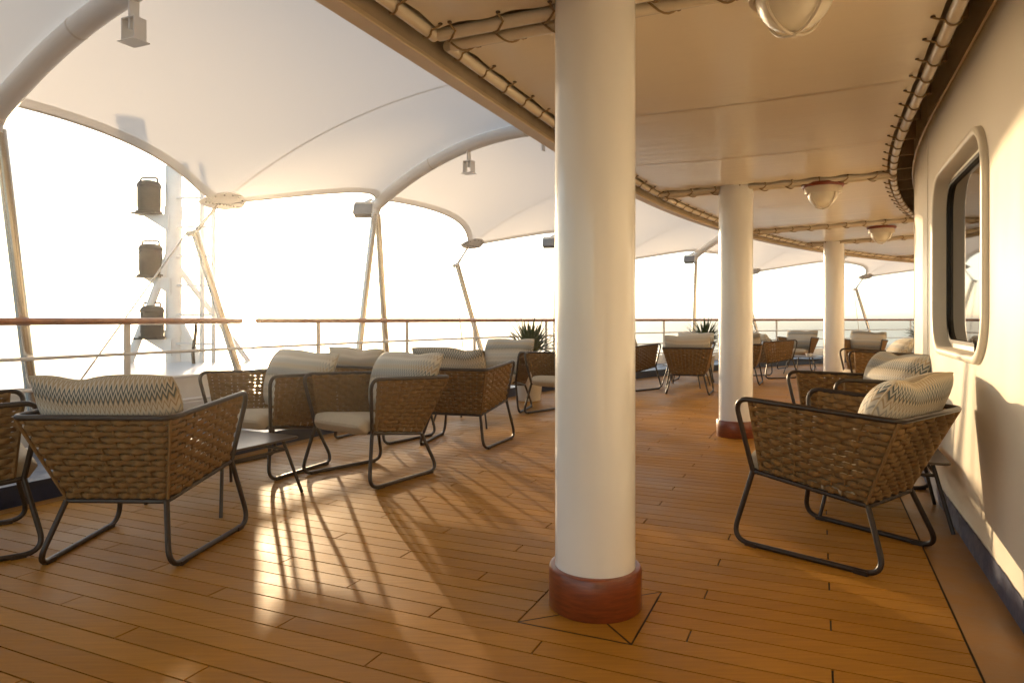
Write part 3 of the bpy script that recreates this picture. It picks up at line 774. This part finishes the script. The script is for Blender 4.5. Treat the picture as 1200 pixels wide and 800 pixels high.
# ------------------------------------------------------------------ furniture: chairs
RT = 0.0128
LF, LR_ = (0.300, 0.285, 0.362), (0.235, -0.245, 0.285)     # lower frame corners
TF, TR = (0.362, 0.350, 0.728), (0.352, -0.425, 0.692)      # top rim corners
def mx(p, sg): return (p[0]*sg, p[1], p[2])
def chair_meshes():
    out = {}
    mb = MB(); mb.tube(fillet([mx(LF, -1), mx(TF, -1), mx(TR, -1), TR, TF, LF], [0, 0.085, 0.05, 0.05, 0.085, 0], 8), RT, 10); out['top_rim'] = mb.mesh('top_rim', M['bronze'])
    mb = MB(); mb.tube(fillet([mx(LF, -1), mx(LR_, -1), LR_, LF], 0.03, 4, closed=True), RT*0.95, 8, closed=True); out['seat_frame'] = mb.mesh('seat_frame', M['bronze'])
    for sg, nm in ((-1, 'a'), (1, 'b')):
        mb = MB(); mb.tube(fillet([mx(LF, sg), mx((0.362, 0.365, 0.0125), sg), mx((0.302, -0.350, 0.0125), sg), mx(LR_, sg)], [0, 0.10, 0.10, 0], 8), RT, 10); out['leg'+nm] = mb.mesh('leg_frame', M['bronze'])
        for k, (px, py) in enumerate(((0.352, 0.26), (0.311, -0.25))):
            mb = MB(); mb.box((px*sg-0.014, py-0.03, 0.0), (px*sg+0.014, py+0.03, 0.02)); out['pad'+nm+str(k)] = mb.mesh('foot_pad', M['bronze'], smooth=False)
    # woven shell
    def shell(h, xo=0.0):
        b = [Vector(p) for p in ((-0.292, 0.245, 0.372), (-0.238, -0.240, 0.296), (0.238, -0.240, 0.296), (0.292, 0.245, 0.372))]
        t = [Vector(p) for p in ((-0.350, 0.272, 0.716), (-0.345, -0.418, 0.684), (0.345, -0.418, 0.684), (0.350, 0.272, 0.716))]
        return [b[i].lerp(t[i], h) for i in range(4)]
    NR = 14; strands = []
    for i in range(NR):
        h = (i+0.5)/NR
        path = fillet(shell(h), 0.045, 6); pts, L = resample(path, 0.0095)
        half = L/34; mb = MB(); rows = []
        up = []
        for k, (p, s) in enumerate(pts):
            a = pts[max(0, k-1)][0]; b = pts[min(len(pts)-1, k+1)][0]; t = (b-a).normalized()
            n = Vector((t.y, -t.x, 0)).normalized()
            # outward
            if n.dot(Vector((p.x, p.y+0.05, 0))) < 0: n = -n
            w = n*0.80 + Vector((0, 0, -0.0)); 
            slope = (Vector(shell(1)[0])-Vector(shell(0)[0]))
            c = cos(pi*s/half + (pi if i % 2 else 0))
            hgt = 0.0165*(0.60+0.42*abs(c)**0.8); th = 0.0072
            cen = p + n*(0.0118*c)
            vz = Vector((0, 0, 1)) + n*0.25
            vz.normalize(); nn = t.cross(vz).normalized()
            if nn.dot(n) < 0: nn = -nn
            sh = 0.08*sin(pi*s/half + (pi if i % 2 else 0))       # the flat cord rolls a little as it passes
            vz2 = (vz*cos(sh) + t*sin(sh)*0.0 + nn*sin(sh)*0.5).normalized(); nn2 = nn
            row = []
            for q in range(8):
                aa = 2*pi*q/8; row.append(cen + vz2*(hgt*cos(aa)) + nn2*(th*sin(aa)))
            rows.append(row)
        mb.grid(rows, close=True)
        mb.add(rows[0], [tuple(range(8))]); mb.add(rows[-1], [tuple(reversed(range(8)))])
        strands.append(mb)
    out['strands'] = [s.mesh('strand', M['rope'], angle=None) for s in strands]
    # upright cords the strands pass round
    up = MB()
    p0, L0 = resample(fillet(shell(0.0), 0.045, 6), 0.058); p1, L1 = resample(fillet(shell(1.0), 0.045, 6), 0.058*L1_ratio if False else 0.058)
    n = round(L0/0.055)
    a, _ = resample(fillet(shell(0.0), 0.045, 6), L0/n); b, _ = resample(fillet(shell(1.0), 0.045, 6), L1/n)
    for k in range(min(len(a), len(b))):
        up.tube([a[k][0], b[k][0]], 0.0045 if 0 < k < min(len(a), len(b))-1 else 0.011, 5)
    for corner in (1, 2):
        up.tube([shell(0)[corner]*1.0, shell(1)[corner]*1.0], 0.008, 6)
    out['uprights'] = up.mesh('woven_shell', M['rope'])
    allm = MB()
    for s in strands: allm.add(s.v, s.f)
    allm.add(up.v, up.f); out['woven_all'] = allm.mesh('woven_shell', M['rope'], angle=None)
    # seat cushion: rounded slab following the trapezoid
    mb = MB(); rows = []
    NX, NT = 28, 16
    for j in range(NT+1):          # superellipse sections front to back
        f = j/NT; y = 0.345 - 0.575*f
        wid = 0.285 - 0.035*f
        ef = min(f, 1-f); rr = min(1, sqrt(max(0, 1-(1-min(1, ef/0.10))**2))) if ef < 0.10 else 1
        zc = 0.405 - 0.060*f; row = []
        for k in range(NX):
            a = 2*pi*k/NX; ca, sa = cos(a), sin(a)
            x = (wid-0.05*(1-rr))*(abs(ca)**0.32)*(1 if ca >= 0 else -1)
            z = zc + 0.062*(0.15+0.85*rr)*(abs(sa)**0.55)*(1 if sa >= 0 else -1) + (0.010*(1-(x/wid)**2)*rr if sa > 0 else 0)
            row.append((x, y, z))
        rows.append(row)
    mb.grid(rows, close=True, flip=True)
    mb.add(rows[0], [tuple(range(NX))]); mb.add(rows[-1], [tuple(reversed(range(NX)))])
    out['seat_cushion'] = mb.mesh('seat_cushion', M['seat'], angle=60)
    return out
CM = chair_meshes()
def make_chair(x, y, fx, fy, label, near):
    rz = atan2(-fx, fy)
    r = empty('lounge_chair', (x, y, 0.0), rz, label=label, cat='chair', group='woven lounge chairs on the deck')
    link('top_rim', CM['top_rim'], r); link('seat_frame', CM['seat_frame'], r)
    for nm in 'ab':
        l = link('leg_frame', CM['leg'+nm], r)
        for k in '01': link('foot_pad', CM['pad'+nm+k], l)
    if near:
        w = link('woven_shell', CM['uprights'], r)
        for s in CM['strands']: link('strand', s, w)
    else:
        link('woven_shell', CM['woven_all'], r)
    link('seat_cushion', CM['seat_cushion'], r)
    return r, rz

# back cushion meshes, a few different slumps
def pillow_mesh(seed):
    rg = random.Random(seed); N1 = 30
    W, H, T = 0.340, 0.246, 0.100
    dentx = rg.uniform(-0.5, 0.6); dent = rg.uniform(0.012, 0.035); skew = rg.uniform(-0.02, 0.02)
    vs, fs, uv = [], [], []
    def pt(a, b, side):
        x = a*W*(1-0.030*(1-b*b)) ; z = b*H*(1-0.030*(1-a*a))
        cr = 1-0.060*(a*a*b*b)**1.5; x *= cr; z *= cr
        e = max(0, (1-abs(a)**3.8))**0.55*max(0, (1-abs(b)**3.0))**0.55
        x *= 0.84+0.16*min(1, (b+1)/1.3)
        yv = side*T*e
        if b > 0: z -= dent*b*b*math.exp(-((a-dentx)/0.30)**2)
        z += skew*a*(0.5+0.5*b)
        yv += 0.010*sin(3.1*a+seed)*cos(2.3*b+seed*2)*e + 0.006*sin(9*a+seed*3)*max(0, b)*e
        yv += -0.03*(b**2)            # top and bottom fall back a bit
        return (x, yv, z+H)
    for side in (1, -1):
        base = len(vs)
        for j in range(N1+1):
            for i in range(N1+1):
                a = sin(pi/2*(-1+2*i/N1)); b = sin(pi/2*(-1+2*j/N1))
                vs.append(pt(a, b, side)); uv.append(((a+1)/2, (b+1)/2*0.76))
        for j in range(N1):
            for i in range(N1):
                q = (base+j*(N1+1)+i, base+j*(N1+1)+i+1, base+(j+1)*(N1+1)+i+1, base+(j+1)*(N1+1)+i)
                fs.append(q if side < 0 else tuple(reversed(q)))
    me = D.meshes.new('back_cushion'); me.from_pydata(vs, [], fs); me.update(); me.materials.append(M['zigzag'])
    add_uv(me, uv)
    import bmesh
    bm = bmesh.new(); bm.from_mesh(me); bmesh.ops.remove_doubles(bm, verts=bm.verts, dist=0.0006); bmesh.ops.recalc_face_normals(bm, faces=bm.faces); bm.to_mesh(me); bm.free()
    me.polygons.foreach_set('use_smooth', [True]*len(me.polygons))
    # piping along the outer edge
    pm = MB(); loopp = []
    Np = 60
    for k in range(Np):
        t = 4*k/Np; q = int(t); f = t-q
        a, b = [(-1+2*f, -1), (1, -1+2*f), (1-2*f, 1), (-1, 1-2*f)][q]
        loopp.append(pt(a, b, 1))
    pm.tube(loopp, 0.0045, 5, closed=True)
    return me, pm.mesh('piping', M['seat'])
PM = [pillow_mesh(s) for s in (1, 2, 3, 4, 5)]
def make_pillow(chair, rz, k, label, tilt=-22, dy=-0.170, roll=0, dx=0.0, dz=0.432):
    me, pip = PM[k % len(PM)]
    o = link('back_cushion', me, label=label, cat='cushion', group='zigzag back cushions on the chairs')
    Mc = Matrix.Translation(chair.location) @ Matrix.Rotation(rz, 4, 'Z') @ Matrix.Translation((dx, dy, dz)) @ Matrix.Rotation(radians(tilt), 4, 'X').inverted() @ Matrix.Rotation(radians(roll), 4, 'Y')
    o.matrix_world = Mc
    p = link('piping', pip, o)
    return o

CH = [  # x, y, forward, near, chair label, cushion label, cushion index, roll
 (-1.815, 3.39, 0.03, 1.0, True, 'brown woven rope chair with its back to the viewer, left of the picture', 'plump zigzag cushion with a dented top on the near left chair', 0, 2),
 (1.62, 3.39, -0.63, 0.78, True, 'large brown woven rope chair right beside the cream wall, seen from behind', 'zigzag cushion leaning in the chair nearest the cream wall', 0, 1),
 (-1.0, 4.95, -0.6, -0.8, True, 'woven rope chair facing the viewer with empty beige seat, left of the near column', 'pale zigzag cushion in the open chair left of the near column', 2, 0),
 (-1.83, 5.17, -0.45, -0.89, True, 'woven rope chair facing the near low table, behind the brown table top', 'sunlit zigzag cushion in the chair behind the near low table', 3, -3),
 (-1.23, 6.49, 0.5, 0.87, True, 'woven rope chair half hidden behind the two chairs that face the viewer', 'zigzag cushion showing low over the hidden chair at left middle', 4, 3),
 (-0.425, 6.24, 0.3, 0.95, True, 'woven rope chair seen from behind, just left of the near column', 'wide zigzag cushion on the chair seen from behind left of the near column', 1, -3),
 (-0.14, 8.56, -0.34, -0.94, True, 'woven rope chair facing the viewer in front of the potted yucca', 'square pale cushion in the chair in front of the potted yucca', 2, 0),
 (0.64, 8.10, -0.6, -0.8, True, 'woven rope chair with beige seat half hidden by the near column', 'cushion mostly hidden behind the near column', 0, 0),
 (-2.74, 3.30, 0.76, 0.65, True, 'woven rope chair cut by the left edge of the picture', 'cushion of the chair cut by the left edge', 3, 0),
 (2.43, 4.80, -1.0, -0.03, True, 'woven rope chair against the cream wall, second along the wall', 'grey zigzag cushion in the second chair along the wall', 4, 2),
 (4.62, 8.72, -0.95, 0.30, True, 'woven rope chair against the curved wall, third along the wall', 'rolled looking zigzag cushion in the third chair along the wall', 1, 0),
 (1.90, 11.0, 0.70, 0.71, False, 'woven rope chair facing sideways just right of the near column', 'cushion of the sideways chair just right of the near column', 0, 0),
 (2.70, 10.45, 0.30, 0.95, False, 'woven rope chair seen from behind between the near and middle columns', 'pale cushion on the chair seen from behind between the columns', 2, 0),
 (3.32, 12.45, -0.34, -0.94, False, 'woven rope chair facing the viewer beyond the one between the columns', 'pale cushion showing over the chair between the columns', 3, 0),
 (4.02, 12.0, 0.35, 0.93, False, 'woven rope chair mostly hidden behind the middle column', 'cushion peeping out right of the middle column', 4, 0),
 (4.98, 13.2, 0.94, 0.32, False, 'woven rope chair turned sideways between the middle and smallest columns', 'cushion seen edge on in the sideways chair past the middle column', 1, 0),
 (6.45, 15.4, -0.6, -0.8, False, 'woven rope chair behind the table with the white ashtray', 'pale cushion behind the table with the white ashtray', 2, 0),
 (7.05, 13.65, -0.6, -0.8, False, 'woven rope chair just right of the smallest column', 'pointed pale cushion just right of the smallest column', 0, 0),
]
for (x, y, fx, fy, near, lab, plab, k, roll) in CH:
    c, rz = make_chair(x, y, fx, fy, lab, near)
    pr = random.Random(int(x*100)); make_pillow(c, rz, k, plab, roll=roll, tilt=-22+pr.uniform(-2, 3), dx=pr.uniform(-0.015, 0.015))

# ------------------------------------------------------------------ low tables
def table_meshes():
    o = {}
    hw = 0.315
    lp = [(hw-0.035+0.035*cos(a) if True else 0, 0) for a in (0,)]
    def rr(h, r):
        pts = []
        for (sx, sy, a0) in ((1, 1, 0), (-1, 1, 90), (-1, -1, 180), (1, -1, 270)):
            for i in range(5):
                a = radians(a0+90*i/4); pts.append((sx*(h-r)+r*cos(a), sy*(h-r)+r*sin(a)))
        return pts
    mb = MB(); prof = [(hw-0.003, 0.352), (hw, 0.355), (hw, 0.363), (hw-0.003, 0.366)]
    rows = [[(x, y, z) for x, y in rr(h, 0.04)] for h, z in prof]; mb.grid(rows, close=True); n = len(rows[0])
    mb.add(rows[-1], [tuple(range(n))]); mb.add(rows[0], [tuple(reversed(range(n)))]); o['top'] = mb.mesh('table_top', M['tabletop'])
    for k, (sx, sy) in enumerate(((1, 1), (-1, 1), (-1, -1), (1, -1))):
        mb = MB(); mb.tube([(sx*0.235, sy*0.235, 0.352), (sx*0.320, sy*0.320, 0.0)], 0.0105, 10); o['leg%d' % k] = mb.mesh('leg', M['bronze'])
    mb = MB(); mb.tube(fillet([(0.252, 0.252, 0.285), (-0.252, 0.252, 0.285), (-0.252, -0.252, 0.285), (0.252, -0.252, 0.285)], 0.02, 3, closed=True), 0.009, 8, closed=True); o['brace'] = mb.mesh('brace', M['bronze'])
    return o
TM = table_meshes()
for (x, y, rz, lab) in ((-1.79, 4.28, -26, 'low dark table between the four chairs at left'), (-0.42, 7.40, -24, 'low dark table in the second group of chairs, behind the backs'), (2.14, 3.98, -24.2, 'low dark table tucked behind the big chair against the cream wall'),
                        (2.92, 11.45, -30, 'low dark table beyond the near column between facing chairs'), (6.02, 14.0, -45, 'low dark table carrying the white ashtray')):
    t = empty('low_table', (x, y, 0), radians(rz), label=lab, cat='table', group='low square tables')
    link('table_top', TM['top'], t)
    for k in range(4): link('leg', TM['leg%d' % k], t)
    link('brace', TM['brace'], t)
mb = MB(); mb.lathe([(0.0005, 0.004), (0.045, 0.004), (0.07, 0.05), (0.078, 0.05), (0.055, 0.0), (0.0005, 0.0)], 20)
for k in range(4):
    a = pi/4+k*pi/2; mb.box((-0.012, -0.008, 0.045), (0.012, 0.008, 0.058), Matrix.Rotation(a, 4, 'Z') @ Matrix.Translation((0.074, 0, 0)))
mb.build('ashtray', M['ash'], loc=(6.1, 14.0, 0.366), label='small white ashtray on the far low table', cat='ashtray')

# ------------------------------------------------------------------ potted yuccas
def plant(x, y, seed, lab, sc=1.0):
    r = empty('potted_yucca', (x, y, 0), label=lab, cat='plant', group='potted yuccas along the rail'); rg = random.Random(seed)
    mb = MB(); mb.lathe([(0.0005, 0.0), (0.150, 0.0), (0.155, 0.006), (0.195, 0.40), (0.198, 0.405), (0.180, 0.405), (0.172, 0.36)], 32); mb.build('pot', M['pot'], r)
    mb = MB(); mb.lathe([(0.0005, 0.365), (0.174, 0.362)], 24); mb.build('soil', M['soil'], r, smooth=False)
    mb = MB(); mb.tube([(0, 0, 0.34), (0.01, 0, 0.50), (0.0, 0.01, 0.74)], [0.05, 0.045, 0.05], 10); mb.build('trunk', M['soil'], r)
    mb = MB()
    for k in range(150):
        az = rg.uniform(0, 2*pi); el = radians(rg.triangular(-22, 88, 48)); L = rg.uniform(0.40, 0.58)*sc
        o = Vector((0.02*cos(az), 0.02*sin(az), rg.uniform(0.56, 0.76)))
        dirv = Vector((cos(az)*cos(el), sin(az)*cos(el), sin(el))); side = Vector((-sin(az), cos(az), 0)); upv = dirv.cross(side)
        rows = []; n = 5
        for i in range(n+1):
            f = i/n; w = 0.023*(0.45+1.4*f if f < 0.35 else 1.0*(1-(f-0.35)/0.65)**0.8*0.95)
            c = o + dirv*(L*f) + Vector((0, 0, -0.10*L*f*f*(1.4-sin(el))))
            rows.append([c - side*w, c + upv*(-w*0.35), c + side*w])
        mb.grid(rows)
    mb.build('foliage', M['leaf'], r, angle=None)
plant(0.24, 9.45, 1, 'potted yucca in white pot left of the near column')
plant(3.84, 13.6, 2, 'potted yucca left of the middle column', 0.95)
plant(9.62, 15.95, 3, 'potted yucca half hidden by the far end of the cream wall', 0.95)

# ------------------------------------------------------------------ sea haze, its scatter tuned to imitate lens glare near the sun
HAZE = 0.0011
mb = MB(); HS = 90000; mb.box((-HS, -HS, -25.2), (HS, HS, 5.2))
hm = D.materials.new('haze_air'); hm.use_nodes = True; nt = hm.node_tree; nt.nodes.clear()
pv = nt.nodes.new('ShaderNodeVolumePrincipled'); pv.inputs['Density'].default_value = HAZE; pv.inputs['Color'].default_value = (1, 0.97, 0.93, 1); pv.inputs['Anisotropy'].default_value = 0.92
mo = nt.nodes.new('ShaderNodeOutputMaterial'); nt.links.new(pv.outputs[0], mo.inputs['Volume'])
hz = mb.build('haze', hm, smooth=False, kind='stuff', label='pale sea haze added for sun glare over the whole deck')
